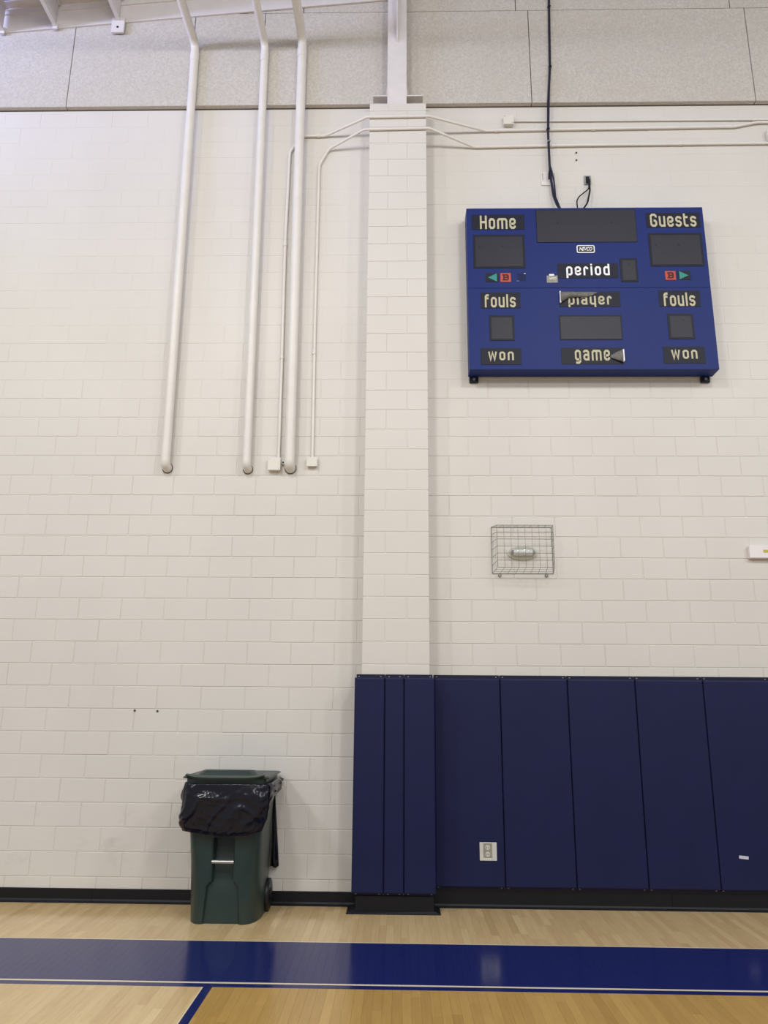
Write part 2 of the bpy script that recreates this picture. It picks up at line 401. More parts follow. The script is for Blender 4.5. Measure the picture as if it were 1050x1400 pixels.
# ------------------------------------------------------------------ baseboards
def cove(x0, x1, h, d=0.012, toe=0.03):
    m = MB(); pr = [(0.0, 0.0), (-toe, 0.0), (-toe, 0.006), (-d - 0.006, 0.016), (-d, 0.03), (-d, h - 0.004), (-d + 0.004, h), (0, h)]
    n = len(pr); v = [(x0, y, z) for y, z in pr] + [(x1, y, z) for y, z in pr]
    return m.add(v, [tuple(range(n))[::-1], tuple(range(n, 2 * n))] + [(i, (i + 1) % n, (i + 1) % n + n, i + n) for i in range(n)])
bl = structure(cove(-7, -5.2, 0.112).build('baseboard_left', 'rubber'), 'black rubber cove base along the wall left of the pilaster', 'baseboard')
for a, b in ((-5.2, -2.662), (-2.660, -0.36)): cove(a, b, 0.112).build('base_strip', 'rubber', bl)
br = structure(cove(4.8, 6.4, 0.15).build('baseboard_right', 'rubber'), 'black rubber cove base below the navy wall pads', 'baseboard')
for a, b in ((0.27, 2.330), (2.332, 4.8)): cove(a, b, 0.15).build('base_strip', 'rubber', br)
m = MB(); m.box(-0.368, 0.29, -0.236, -0.0, 0.0, 0.139, 0.004)
bc = structure(m.build('baseboard_pilaster', 'rubber'), 'black rubber base wrapping the foot of the pilaster', 'baseboard')
m = MB()
o_ = [(-0.44, 0.0), (-0.44, -0.262), (0.345, -0.255), (0.345, 0.0)]; i_ = [(-0.368, 0.0), (-0.368, -0.238), (0.292, -0.238), (0.292, 0.0)]
v = [(x, y, 0) for x, y in o_] + [(x, y, 0.006) for x, y in o_] + [(x, y, 0.026) for x, y in i_] + [(x, y, 0) for x, y in i_]
m.add(v, [(k, k + 1, k + 5, k + 4) for k in range(3)] + [(k + 4, k + 5, k + 9, k + 8) for k in range(3)] + [(k + 8, k + 9, k + 13, k + 12) for k in range(3)])
m.build('base_toe', 'rubber', bc)
# ------------------------------------------------------------------ pads
def cushion(mb, x0, x1, z0, z1, yb, yf, r=0.012):
    rings = []
    for ins, y in ((0.0, yb), (0.0, yf + r), (r * 0.3, yf + r * 0.3), (r, yf)):
        rings.append([(x0 + ins, y, z0 + ins), (x1 - ins, y, z0 + ins), (x1 - ins, y, z1 - ins), (x0 + ins, y, z1 - ins)])
    nx, nz = 4, 14; v = [q for ring in rings for q in ring]; f = []
    for i in range(3):
        for k in range(4): n = (k + 1) % 4; f.append((i * 4 + k, i * 4 + n, i * 4 + 4 + n, i * 4 + 4 + k))
    f.append((12, 13, 14, 15)); mb.add(v, f)
    return mb
def lip(parent, x0, x1, za, zb, y0, top):
    m = MB(); m.box(x0 + 0.002, x1 - 0.002, y0 - 0.012, y0, za, zb, 0.002); o = m.build('nailing_lip', 'pad_lip', parent)
    zc = (za + zb) / 2
    for q in (x0 + 0.03, x1 - 0.03):
        m = MB(); m.box(q - 0.006, q + 0.006, y0 - 0.0145, y0 - 0.0118, zc - 0.003, zc + 0.003); m.build('staple', 'grey', o)
padx = [0.309, 0.911, 1.521, 2.131, 2.741, 3.351, 3.961, 4.571]
names = ['navy wall pad beside the column pad, with an outlet set into it', 'second navy wall pad to the right of the column pad', 'third navy wall pad to the right of the column pad',
         'fourth navy wall pad to the right of the column pad', 'navy wall pad at the right edge bearing a bit of white tape', 'navy wall pad just past the right edge of the picture', 'navy wall pad well past the right edge of the picture']
for i, lab in enumerate(names):
    x0, x1 = padx[i], padx[i + 1]
    t = thing('wall_pad', ((x0 + x1) / 2, -0.01, 0.145), lab, 'wall pad', 'navy wall pads')
    cushion(MB(), x0 + 0.002, x1 - 0.002, 0.172, 1.918, -0.006, -0.060).build('cushion', 'pad', t)
    lip(t, x0, x1, 1.915, 1.95, -0.003, 1); lip(t, x0, x1, 0.145, 0.176, -0.003, 0)
cp = thing('column_pad', (-0.045, -0.21, 0.14), 'navy column pad of three tall panels wrapped round the pilaster', 'column pad')
for a, b in ((-0.399, -0.134), (-0.130, 0.036), (0.040, 0.306)):
    o = cushion(MB(), a, b, 0.160, 1.915, COLY - 0.003, -0.270).build('pad_panel', 'pad', cp)
    m = MB(); m.box(max(a, -0.385), min(b, 0.292), COLY - 0.016, COLY - 0.004, 1.905, 1.945, 0.002); l_ = m.build('nailing_lip', 'pad_lip', o)
    m = MB(); m.box(max(a, -0.38), min(b, 0.29), COLY - 0.016, COLY - 0.004, 0.138, 0.17, 0.002); l_ = m.build('nailing_lip', 'pad_lip', o)
    for q in (a + 0.035, b - 0.035):
        for z in (1.926, 0.149):
            m = MB(); m.box(q - 0.006, q + 0.006, COLY - 0.0185, COLY - 0.0158, z - 0.003, z + 0.003); m.build('staple', 'grey', o)
m = MB(); m.box(-0.39, 0.297, COLY - 0.030, COLY - 0.0035, 0.165, 1.91); m.build('backing_board', 'pad_lip', cp)
for a, b in ((-0.399, COLX0 - 0.003), (COLX1 + 0.003, 0.306)):
    m = MB(); m.box(a, b, COLY - 0.002, -0.066 if a > 0 else -0.004, 0.160, 1.915, 0.008); m.build('side_panel', 'pad', cp)
# outlet in the first pad
t = thing('pad_outlet', (0.768, -0.06, 0.385), 'pale outlet cover with a narrow grey receptacle, set low in a navy pad', 'outlet')
m = MB()
for a, b, c, d in ((0.694, 0.726, 0.386, 0.534), (0.801, 0.842, 0.386, 0.534), (0.726, 0.801, 0.386, 0.408), (0.726, 0.801, 0.523, 0.534)): m.box(a, b, -0.068, -0.0601, c, d, 0.0025)
fr = m.build('cover_frame', 'plate', t)
m = MB(); m.box(0.724, 0.803, -0.0645, -0.0602, 0.406, 0.525); m.build('recess_plate', 'plate_grey', t)
for zc in (0.438, 0.492):
    m = MB(); m.tube([(0.764, -0.068, zc), (0.764, -0.0646, zc)], 0.021, 14); rc = m.build('receptacle', 'plate', t)
    m = MB()
    for dx in (-0.008, 0.008): m.box(0.764 + dx - 0.002, 0.764 + dx + 0.002, -0.0688, -0.0681, zc - 0.008, zc + 0.006)
    m.build('slots', 'black', rc)
m = MB(); ca, sa = math.cos(-0.1), math.sin(-0.1)
poly = [(2.953 + ca * a - sa * b, 0.4365 + sa * a + ca * b) for a, b in ((-0.04, -0.0125), (0.04, -0.0125), (0.04, 0.0125), (-0.04, 0.0125))]
m.prism(poly, -0.0612, -0.0601); tag(m.build('tape_strip', 'tape'), 'short strip of white tape stuck low on a navy wall pad', 'tape')

# ------------------------------------------------------------------ big pipes
for xb, xt, r, zt, zb, lab in ((-2.305, -2.345, 0.046, 8.95, 3.945, 'pale painted pipe running down the block wall, leftmost of the three'),
                           (-1.505, -1.548, 0.043, 8.94, 3.935, 'pale painted pipe running down the block wall, middle of the three'),
                           (-1.083, -1.124, 0.051, 8.99, 3.945, 'thickest pale painted pipe, next to the two thin conduits')):
    t = thing('wall_pipe', (xb, -0.09, zb), lab, 'pipe', 'painted pipes on the block wall')
    path = fillet([(xb, 0.001, zb - 0.012), (xb, -0.09, zb), (xt, -0.09, zt), (xt - 0.06, -6.5, zt)], [0, 0.06, 0.13, 0], 8)
    m = MB(); m.tube(path, r, 20); m.build('pipe_run', 'paint', t)
    m = MB(); m.tube([(xt, -0.09, zt - 0.24), (xt, -0.09, zt - 0.12)], r + 0.0035, 20); m.build('coupling', 'paint', t)
    m = MB(); m.tube([(xb, -0.0055, zb - 0.012), (xb, -0.001, zb - 0.012)], r + 0.008, 20); m.build('wall_hole', 'shadow_gap', t)
# ------------------------------------------------------------------ conduits
def conduit(name, lab, pts, r, rad, straps):
    t = thing(name, pts[0], lab, 'conduit', 'thin painted conduits')
    m = MB(); m.tube(fillet(pts, rad, 7), r, 12); m.build('tube', 'paint', t)
    for a, b in straps:
        a, b = Vector(a), Vector(b); m = MB(); m.tube([a, b], r + 0.005, 12); m.build('coupling', 'paint', t)
    return t
ya = -0.0195
conduit('conduit', 'thin conduit tight beside the thickest pipe, bending right and crossing the pilaster higher up',
        [(-1.203, ya, 4.03), (-1.212, ya, 5.02), (-1.232, ya, 6.45), (-1.226, ya, 7.56), (-1.11, ya, 7.775), (-0.84, ya, 7.777), (-0.37, -0.228, 7.832), (0.30, -0.228, 7.838), (0.93, ya, 7.825), (2.02, ya, 7.838), (3.655, ya, 7.853), (3.90, ya, 7.905), (5.6, ya, 7.915)],
        0.0148, [0, 0.3, 0.3, 0.12, 0.1, 0.1, 0.08, 0.08, 0.1, 0.3, 0.2, 0.2, 0],
        [((-0.93, ya, 7.777), (-0.90, ya, 7.777)), ((1.03, ya, 7.826), (1.06, ya, 7.826)), ((-1.2315, ya, 6.40), (-1.232, ya, 6.44)), ((2.1, ya, 7.839), (2.13, ya, 7.839)), ((-1.214, ya, 5.1), (-1.2145, ya, 5.13))])
conduit('conduit', 'thin conduit nearest the pilaster, rising from a small box and crossing the pilaster lower',
        [(-0.868, ya, 4.04), (-0.886, ya, 5.43), (-0.897, ya, 7.40), (-0.80, ya, 7.60), (-0.40, -0.228, 7.674), (0.30, -0.228, 7.685), (0.80, ya, 7.616), (2.0, ya, 7.63), (5.6, ya, 7.645)],
        0.0140, [0, 0.3, 0.16, 0.1, 0.08, 0.08, 0.1, 0.3, 0],
        [((1.64, ya, 7.625), (1.67, ya, 7.625)), ((3.03, ya, 7.636), (3.06, ya, 7.636)), ((-0.885, ya, 5.15), (-0.8855, ya, 5.19))])
conduit('conduit', 'thinnest conduit running right from a square box near the top of the wall',
        [(1.238, -0.016, 7.952), (2.6, -0.016, 7.948), (4.1, -0.016, 7.944), (5.6, -0.016, 7.948)], 0.0095, 0.2, [((3.86, -0.016, 7.944), (3.89, -0.016, 7.944))])
def jbox(x0, x1, z0, z1, d, lab, screws=True):
    t = thing('junction_box', ((x0 + x1) / 2, -d / 2, z0), lab, 'junction box', 'small electrical boxes on the wall')
    m = MB(); m.box(x0, x1, -d + 0.004, -0.0012, z0, z1, 0.003); m.build('box_body', 'offwhite', t)
    m = MB(); m.box(x0 - 0.003, x1 + 0.003, -d - 0.001, -d + 0.003, z0 - 0.003, z1 + 0.003, 0.0015); cv = m.build('cover_plate', 'offwhite', t)
    for sx, sz in ((x0 + 0.012, z1 - 0.014), (x1 - 0.012, z0 + 0.014)):
        m = MB(); m.tube([(sx, -d - 0.003, sz), (sx, -d - 0.0008, sz)], 0.006, 8); m.build('screw', 'metal', cv)
jbox(-1.298, -1.180, 3.905, 4.028, 0.055, 'square pale junction box beside the foot of the thickest pipe')
jbox(-0.918, -0.820, 3.948, 4.038, 0.045, 'small pale junction box ending the conduit nearest the pilaster')
jbox(1.130, 1.236, 7.885, 7.998, 0.055, 'pale square junction box high on the wall right of the pilaster')
jbox(3.985, 4.10, 7.66, 7.80, 0.05, 'pale box high up at the right edge of the picture')
t = thing('pipe_nipple', (-1.153, -0.02, 3.985), 'tiny open pipe stub between the junction box and the thickest pipe', 'pipe stub')
m = MB(); m.tube([(-1.155, -0.001, 3.985), (-1.155, -0.035, 3.985)], 0.017, 12); m.build('stub', 'steel_paint', t)
m = MB(); m.tube([(-1.155, -0.034, 3.985), (-1.155, -0.0365, 3.985)], 0.010, 12); m.build('bore', 'black', t)

# ------------------------------------------------------------------ scoreboard
BX, BZ, BY = 1.905, 4.895, -0.2
sb = thing('scoreboard', (BX, -0.02, BZ), 'royal blue basketball scoreboard hung on the wall above the caged light', 'scoreboard')
W2 = 1.222
m = MB(); m.box(BX - W2, BX + W2, BY, -0.025, BZ, BZ + 0.8935, 0.0025); cab = m.build('cabinet_lower', 'board', sb)
m = MB(); m.box(BX - W2, BX + W2, BY, -0.025, BZ + 0.8945, BZ + 1.822, 0.0025); m.build('cabinet_upper', 'board', sb)
m = MB(); m.box(BX - W2 + 0.01, BX + W2 - 0.01, BY + 0.01, -0.02, BZ + 0.88, BZ + 0.91); m.build('seam_backing', 'board_dark', sb)
for q in (-1.165, 1.150):
    m = MB(); m.box(BX + q - 0.045, BX + q + 0.045, -0.03, -0.001, BZ - 0.06, BZ + 0.03, 0.004); o = m.build('mounting_bracket', 'board_dark', sb)
    m = MB(); m.tube([(BX + q, -0.042, BZ - 0.03), (BX + q, -0.029, BZ - 0.03)], 0.016, 8); m.build('bolt', 'metal', o)
# --- stroke letters
def offset_ribbon(pts, wd, closed):
    n = len(pts); Lf, Rt = [], []
    for i in range(n):
        a = pts[i - 1] if (i or closed) else None; c = pts[(i + 1) % n] if (i < n - 1 or closed) else None; b = pts[i]
        def nrm(p, q):
            dx, dz = q[0] - p[0], q[1] - p[1]; l = math.hypot(dx, dz); return (-dz / l, dx / l)
        if a is None: nx, nz = nrm(b, c); k = 1
        elif c is None: nx, nz = nrm(a, b); k = 1
        else:
            n1, n2 = nrm(a, b), nrm(b, c); nx, nz = n1[0] + n2[0], n1[1] + n2[1]; l = math.hypot(nx, nz) or 1; nx /= l; nz /= l
            k = 1 / max(0.45, nx * n1[0] + nz * n1[1])
        Lf.append((b[0] + nx * k * wd / 2, b[1] + nz * k * wd / 2)); Rt.append((b[0] - nx * k * wd / 2, b[1] - nz * k * wd / 2))
    return Lf, Rt
def chamfer(pts, c, closed):
    out = []; n = len(pts)
    for i in range(n):
        if not closed and i in (0, n - 1): out.append(pts[i]); continue
        a, b, d = pts[i - 1], pts[i], pts[(i + 1) % n]
        for q in (a, d):
            l = math.hypot(q[0] - b[0], q[1] - b[1]); k = min(c, l * 0.45) / l
            out.append((b[0] + (q[0] - b[0]) * k, b[1] + (q[1] - b[1]) * k))
    return out
l_, b_, t_ = 0.11, 0.10, 0.90
def glyphs():
    R = 0.61; G = {}
    G['o'] = (0.72, [([(l_, b_), (R, b_), (R, t_), (l_, t_)], 1)])
    G['n'] = (0.72, [([(l_, 0), (l_, t_), (R, t_), (R, 0)], 0)])
    G['m'] = (1.16, [([(l_, 0), (l_, t_), (1.05, t_), (1.05, 0)], 0), ([(0.58, t_), (0.58, 0)], 0)])
    G['e'] = (0.72, [([(l_, 0.47), (R, 0.47), (R, t_), (l_, t_), (l_, b_), (R, b_), (R, 0.30)], 0)])
    G['a'] = (0.72, [([(l_, 0.74), (l_, t_), (R, t_), (R, 0)], 0), ([(R, 0.53), (l_, 0.53), (l_, b_), (R, b_)], 0)])
    G['u'] = (0.72, [([(l_, 1), (l_, b_), (R, b_)], 0), ([(R, 1), (R, 0)], 0)])
    G['s'] = (0.70, [([(0.59, 0.72), (0.59, t_), (l_, t_), (l_, 0.5), (0.59, 0.5), (0.59, b_), (l_, b_), (l_, 0.28)], 0)])
    G['p'] = (0.72, [([(l_, -0.3), (l_, t_), (R, t_), (R, b_), (l_, b_)], 0)])
    G['d'] = (0.72, [([(R, t_), (l_, t_), (l_, b_), (R, b_)], 0), ([(R, 0), (R, 1.27)], 0)])
    G['g'] = (0.72, [([(R, b_), (l_, b_), (l_, t_), (R, t_), (R, -0.2), (l_, -0.2)], 0)])
    G['y'] = (0.72, [([(l_, 1), (l_, b_), (R, b_)], 0), ([(R, 1), (R, -0.3)], 0)])
    G['r'] = (0.56, [([(l_, 0), (l_, t_), (0.46, t_), (0.46, 0.68)], 0)])
    G['i'] = (0.22, [([(l_, 0), (l_, 1)], 0), ([(l_, 1.12), (l_, 1.29)], 0)])
    G['l'] = (0.22, [([(l_, 0), (l_, 1.27)], 0)])
    G['f'] = (0.52, [([(l_, 0), (l_, 1.17), (0.50, 1.17)], 0), ([(l_, 0.88), (0.46, 0.88)], 0)])
    G['t'] = (0.54, [([(l_, 1.24), (l_, b_), (0.52, b_)], 0), ([(l_, 0.9), (0.50, 0.9)], 0)])
    G['w'] = (1.04, [([(0.10, 1), (0.29, 0.04), (0.52, 0.90), (0.75, 0.04), (0.94, 1)], 2)])
    G['H'] = (0.78, [([(l_, 0), (l_, 1.24)], 0), ([(0.67, 0), (0.67, 1.24)], 0), ([(l_, 0.64), (0.67, 0.64)], 0)])
    G['G'] = (0.78, [([(0.67, 0.88), (0.67, 1.14), (l_, 1.14), (l_, b_), (0.67, b_), (0.67, 0.58), (0.40, 0.58)], 0)])
    G['B'] = (0.86, [([(0.02, 0.1), (0.66, 0.1), (0.75, 0.2), (0.75, 0.42), (0.66, 0.5), (0.75, 0.58), (0.75, 0.8), (0.66, 0.9), (0.02, 0.9)], 2), ([(0.22, 0.1), (0.22, 0.9)], 0), ([(0.22, 0.5), (0.66, 0.5)], 0)])
    return G
GL = glyphs()
def lerp(tab, z):
    for (z0, a), (z1, b) in zip(tab[:-1], tab[1:]):
        if z <= z1: return a + (b - a) * (z - z0) / (z1 - z0)
    return tab[-1][1]
def word(txt, cx, z0, z1, width, y, mat, parent, gap=0.2, stroke=0.2, thick=0.002, name='letter'):
    lo_, hi_ = 9, -9; X = 0; strokes = []
    for ci, ch in enumerate(txt):
        wdt, ss = GL[ch]
        for pts, cl in ss:
            q = [(X + a, b) for a, b in pts]
            q = chamfer(q, 0.13, cl == 1) if cl != 2 else q
            Lf, Rt = offset_ribbon(q, stroke, cl == 1); strokes.append((Lf, Rt, cl == 1, ci))
            zz = [a[1] for a in Lf + Rt]; lo_ = min(lo_, min(zz)); hi_ = max(hi_, max(zz))
        X += wdt + gap
    X -= gap; sx = width / X; sz = (z1 - z0) / (hi_ - lo_)
    mbs = [MB() for _ in txt]; k = 0
    for Lf, Rt, cl, ci in strokes:
        mb = mbs[ci]; yy = y - k * 0.00004; k += 1
        T = lambda p: (cx + (p[0] - X / 2) * sx, z0 + (p[1] - lo_) * sz)
        n = len(Lf)
        for i in range(n if cl else n - 1):
            j = (i + 1) % n; a, b, c, d = T(Rt[i]), T(Rt[j]), T(Lf[j]), T(Lf[i])
            mb.prism([a, b, c, d], yy - thick, yy)
    for ch, mb in zip(txt, mbs):
        o = mb.build(name, mat, parent); o['label'] = ('white' if mat == 'white' else 'dark red' if mat == 'darkred' else 'tan') + ' letter ' + ch
PY = BY - 0.0002
def plate(name, cx, cz, w_, h_, mat='board_dark', th=0.003, parent=sb, y=PY, b=0.0008):
    m = MB(); m.box(BX + cx - w_ / 2, BX + cx + w_ / 2, y - th, y, BZ + cz - h_ / 2, BZ + cz + h_ / 2, b); return m.build(name, mat, parent)
LY = PY - 0.0031
for txt, cx, cz, w_, h_, tw, zc, th_, mat in (('Home', -0.897, 1.655, 0.545, 0.178, 0.372, 1.652, 0.158, 'tan'), ('Guests', 0.908, 1.668, 0.555, 0.175, 0.474, 1.666, 0.154, 'tan'),
        ('period', -0.001, 1.086, 0.612, 0.166, 0.440, 1.083, 0.160, 'white'), ('fouls', -0.898, 0.756, 0.397, 0.174, 0.312, 0.749, 0.146, 'tan'), ('fouls', 0.898, 0.768, 0.410, 0.178, 0.314, 0.760, 0.150, 'tan'),
        ('player', 0.001, 0.765, 0.608, 0.168, 0.436, 0.750, 0.150, 'tan'), ('won', -0.911, 0.141, 0.400, 0.178, 0.254, 0.142, 0.120, 'tan'), ('won', 0.892, 0.152, 0.408, 0.180, 0.256, 0.156, 0.124, 'tan'),
        ('game', -0.013, 0.144, 0.604, 0.176, 0.346, 0.134, 0.150, 'tan')):
    p_ = plate('caption_plate', cx, cz, w_, h_); tx = {'Home': -0.900, 'Guests': 0.908, 'game': -0.010}.get(txt, cx + (0.0 if txt != 'fouls' else -0.003))
    p_['label'] = 'dark plate captioned ' + txt
    word(txt, BX + tx, BZ + zc - th_ / 2, BZ + zc + th_ / 2, tw, LY, mat, p_, gap=0.26 if txt in ('period', 'player', 'won', 'game') else 0.2)
def digits(cx, cz, w_, h_, holes, inner=0.022):
    o = plate('digit_panel', cx, cz, w_, h_, 'board_dark', 0.004)
    i_ = plate('lens', cx, cz - 0.004, w_ - 2 * inner, h_ - 2 * inner, 'lens', 0.0018, o, PY - 0.0041, 0.0005)
    for hx, hz in holes:
        m = MB(); m.tube([(BX + cx + hx, PY - 0.0068, BZ + cz + hz), (BX + cx + hx, PY - 0.0059, BZ + cz + hz)], 0.012, 10); m.build('sensor_hole', 'black', o)
digits(-0.896, 1.312, 0.528, 0.388, ((-0.20, 0.05), (0.04, 0.055)))
digits(0.911, 1.324, 0.545, 0.382, ((-0.20, 0.05), (0.03, 0.055)))
digits(0.010, 1.607, 1.028, 0.385, ((-0.29, 0.03), (0.27, 0.035)), 0.004)
digits(0.416, 1.092, 0.176, 0.268, ((0.0, 0.06),))
digits(-0.893, 0.450, 0.250, 0.278, ((0.03, 0.07),))
digits(0.886, 0.462, 0.254, 0.278, ((0.03, 0.07),))
digits(-0.008, 0.452, 0.622, 0.270, ((-0.22, 0.07), (0.22, 0.075)), 0.012)
# bonus indicators
def bonus(ca, cb, cz, left):
    o = plate('possession_plate', ca, cz, 0.130, 0.100)
    x, z = BX + ca, BZ + cz
    tri = [(x - 0.042, z), (x + 0.048, z - 0.046), (x + 0.048, z + 0.046)] if left else [(x + 0.042, z), (x - 0.048, z + 0.046), (x - 0.048, z - 0.046)]
    m = MB(); m.prism(tri, LY - 0.0015, LY); q = m.build('arrow_lens', 'teal', o); q['label'] = 'teal arrow'
    o = plate('bonus_lens', cb, cz, 0.106, 0.100, 'red'); o['label'] = 'red-orange bonus square'
    word('B', BX + cb, z - 0.033, z + 0.035, 0.066, LY, 'darkred', o, stroke=0.2)
bonus(-0.975, -0.838, 1.013, True); bonus(0.966, 0.829, 1.029, False)
o = plate('faded_patch', -0.675, 1.016, 0.085, 0.085, 'patch', 0.0008); o['label'] = 'dark patch where an indicator is missing'
o = plate('paint_chip', -0.642, 1.058, 0.02, 0.006, 'white', 0.001); plate('paint_chip', -0.712, 0.975, 0.028, 0.005, 'grey', 0.001)
# maker's badge
def flat_text(txt, cx, cz, width, height, y, mat, parent, shear=0.35):
    cu = bpy.data.curves.new('badge_text', 'FONT'); cu.body = txt; cu.align_x = 'CENTER'; cu.align_y = 'CENTER'; cu.extrude = 0.0; cu.shear = shear; cu.offset = 0.012
    ob = bpy.data.objects.new('badge_text', cu); C.objects.link(ob)
    me = bpy.data.meshes.new_from_object(ob.evaluated_get(bpy.context.evaluated_depsgraph_get()))
    vs = [v.co.copy() for v in me.vertices]; fs = [tuple(p.vertices) for p in me.polygons]
    bpy.data.objects.remove(ob); bpy.data.meshes.remove(me)
    x0, x1 = min(v.x for v in vs), max(v.x for v in vs); y0, y1 = min(v.y for v in vs), max(v.y for v in vs)
    T = lambda v: (cx + ((v.x - x0) / (x1 - x0) - 0.5) * width, cz + ((v.y - y0) / (y1 - y0) - 0.5) * height)
    m = MB(); n = len(vs); m.add([(T(v)[0], y - 0.001, T(v)[1]) for v in vs] + [(T(v)[0], y, T(v)[1]) for v in vs], fs + [tuple(i + n for i in f[::-1]) for f in fs])
    o = m.build('lettering', mat, parent); o['label'] = 'slanted white maker name'; return o
def rrect(cx, cz, w_, h_, r, n=5):
    out = []
    for sx, sz, a0 in ((1, -1, -90), (1, 1, 0), (-1, 1, 90), (-1, -1, 180)):
        for k in range(n + 1):
            a = math.radians(a0 + 90 * k / n); out.append((cx + sx * (w_ / 2 - r) + r * math.cos(a), cz + sz * (h_ / 2 - r) + r * math.sin(a)))
    return out
m = MB(); m.prism(rrect(BX - 0.009, BZ + 1.336, 0.184, 0.088, 0.018), PY - 0.002, PY); bd = m.build('maker_badge', 'white', sb)
m = MB(); m.prism(rrect(BX - 0.009, BZ + 1.336, 0.164, 0.068, 0.010), PY - 0.0032, PY - 0.002); m.build('badge_field', 'black', bd)
flat_text('NEVCO', BX - 0.009, BZ + 1.336, 0.135, 0.040, PY - 0.0033, 'white', bd)
st = plate('sticker', -0.366, 0.993, 0.110, 0.080, 'grey', 0.002); st['label'] = 'grey maker sticker with a white tab'
plate('sticker_tab', -0.370, 1.042, 0.050, 0.018, 'white', 0.002, st)
plate('sticker_field', -0.364, 0.996, 0.094, 0.050, 'plate_grey', 0.0012, st, PY - 0.0021)
flat_text('NEVCO', BX - 0.362, BZ + 1.000, 0.072, 0.020, PY - 0.0034, 'white', st)
# peeling films
def film(name, rows, parent, mat='film'):
    n = len(rows[0]); v = [p for r in rows for p in r]; f = []
    for i in range(len(rows) - 1):
        for j in range(n - 1): a = i * n + j; f.append((a, a + 1, a + n + 1, a + n))
    m = MB(); m.add(v, f, True); o = m.build(name, mat, parent)
    s_ = o.modifiers.new('thickness', 'SOLIDIFY'); s_.thickness = 0.0012; s_.offset = 0; return o
rows = []
for i in range(9):                       # flap over the first letters of "player", widest at its free left end
    u = i / 8; x = BX - 0.298 + 0.372 * u; top = BZ + 0.842; bot = BZ + 0.842 - lerp([(0, 0.128), (0.25, 0.066), (0.8, 0.056), (1.0, 0.012)], u)
    rows.append([(x, LY - 0.006 - 0.03 * (1 - u) * math.sin(math.pi * k / 6) - 0.012 * (1 - u), top + (bot - top) * k / 6) for k in range(7)])
fp = film('peeling_film', rows, sb); fp['label'] = 'grey film peeling down over the player caption'
m = MB(); m.box(BX - 0.304, BX - 0.294, LY - 0.028, LY - 0.006, BZ + 0.716, BZ + 0.842, 0.001); m.build('film_edge', 'white', fp)
m = MB(); m.box(BX - 0.30, BX + 0.085, LY - 0.0015, LY - 0.0002, BZ + 0.826, BZ + 0.852); m.build('bared_strip', 'board', sb)
rows = []
for i in range(8):                       # curled end of the "game" film
    u = i / 7; x = BX + 0.165 + 0.118 * u; hh = 0.008 + 0.056 * u ** 0.8; c = BZ + 0.135
    rows.append([(x, LY - 0.006 - 0.035 * u * (0.4 + 0.6 * math.sin(math.pi * k / 8)), c - hh + 2 * hh * k / 8 + 0.004 * math.sin(k * 1.7) * u) for k in range(9)])
fg = film('peeling_film', rows, sb); fg['label'] = 'grey film curling off the end of the game caption'
m = MB(); m.box(BX + 0.282, BX + 0.294, LY - 0.04, LY - 0.008, BZ + 0.073, BZ + 0.197, 0.001); m.build('film_edge', 'white', fg)
# ------------------------------------------------------------------ cables above the board
t = thing('hanging_cable', (1.69, -0.07, 9.6), 'long dark cable hanging from the roof to the top of the scoreboard', 'cable')
pts = [(1.72, -0.075, 10.6), (1.695, -0.07, 9.6), (1.662, -0.068, 8.6), (1.622, -0.066, 8.12), (1.606, -0.062, 7.75), (1.608, -0.045, 7.36), (1.616, -0.04, 7.2), (1.632, -0.045, 6.98), (1.66, -0.07, 6.84), (1.70, -0.11, 6.745), (1.715, -0.12, 6.722)]
m = MB(); m.tube(fillet(pts, 0.3, 4), 0.0135, 8); m.build('cable_run', 'cable', t)
m = MB(); m.tube(fillet([(1.655, -0.085, 8.6), (1.607, -0.078, 7.75), (1.603, -0.06, 7.36), (1.625, -0.055, 7.28), (1.645, -0.05, 7.15), (1.65, -0.06, 6.95), (1.69, -0.10, 6.76), (1.70, -0.12, 6.722)], 0.2, 5), 0.009, 8); m.build('second_strand', 'cable', t)
m = MB(); m.tube(fillet([(1.612, -0.055, 7.34), (1.595, -0.05, 7.25), (1.592, -0.05, 7.18)], 0.05), 0.008, 8); m.build('loose_end', 'black', t)
for z, x in ((9.45, 1.69), (8.62, 1.664), (7.80, 1.607), (7.64, 1.607)):
    m = MB(); m.box(x - 0.017, x + 0.017, -0.088, -0.045, z - 0.006, z + 0.006, 0.003); m.build('cable_tie', 'grey' if z < 7.7 else 'black', t)
t = thing('wall_outlet', (2.016, -0.01, 7.14), 'grey wall outlet above the scoreboard with a black plug in it', 'outlet')
m = MB(); m.box(1.978, 2.054, -0.012, -0.0012, 7.143, 7.253, 0.003); m.build('cover_plate', 'grey', t)
m = MB(); m.box(1.996, 2.036, -0.016, -0.012, 7.16, 7.236); m.build('receptacle', 'black', t)
t = thing('plug_cord', (2.02, -0.03, 7.16), 'black twin plug cord drooping from the outlet to the scoreboard top', 'cord')
m = MB(); m.box(2.002, 2.036, -0.05, -0.0163, 7.145, 7.185, 0.004); m.build('plug', 'black', t)
m = MB(); m.tube(fillet([(2.022, -0.045, 7.15), (2.02, -0.06, 7.03), (1.98, -0.08, 6.86), (1.91, -0.11, 6.75), (1.89, -0.12, 6.722)], 0.2, 6), 0.0095, 8); m.build('cord', 'black', t)
m = MB(); m.tube(fillet([(2.018, -0.045, 7.15), (2.01, -0.06, 7.05), (1.89, -0.09, 6.93), (1.862, -0.10, 6.87), (1.862, -0.12, 6.722)], 0.08, 6), 0.007, 8); m.build('thin_cord', 'black', t)
t = thing('blank_plate', (1.595, -0.004, 7.135), 'blank painted cover plate behind the hanging cable above the scoreboard', 'cover plate')
m = MB(); m.box(1.516, 1.676, -0.008, -0.0012, 7.137, 7.303, 0.003); pb = m.build('plate', 'paint', t)
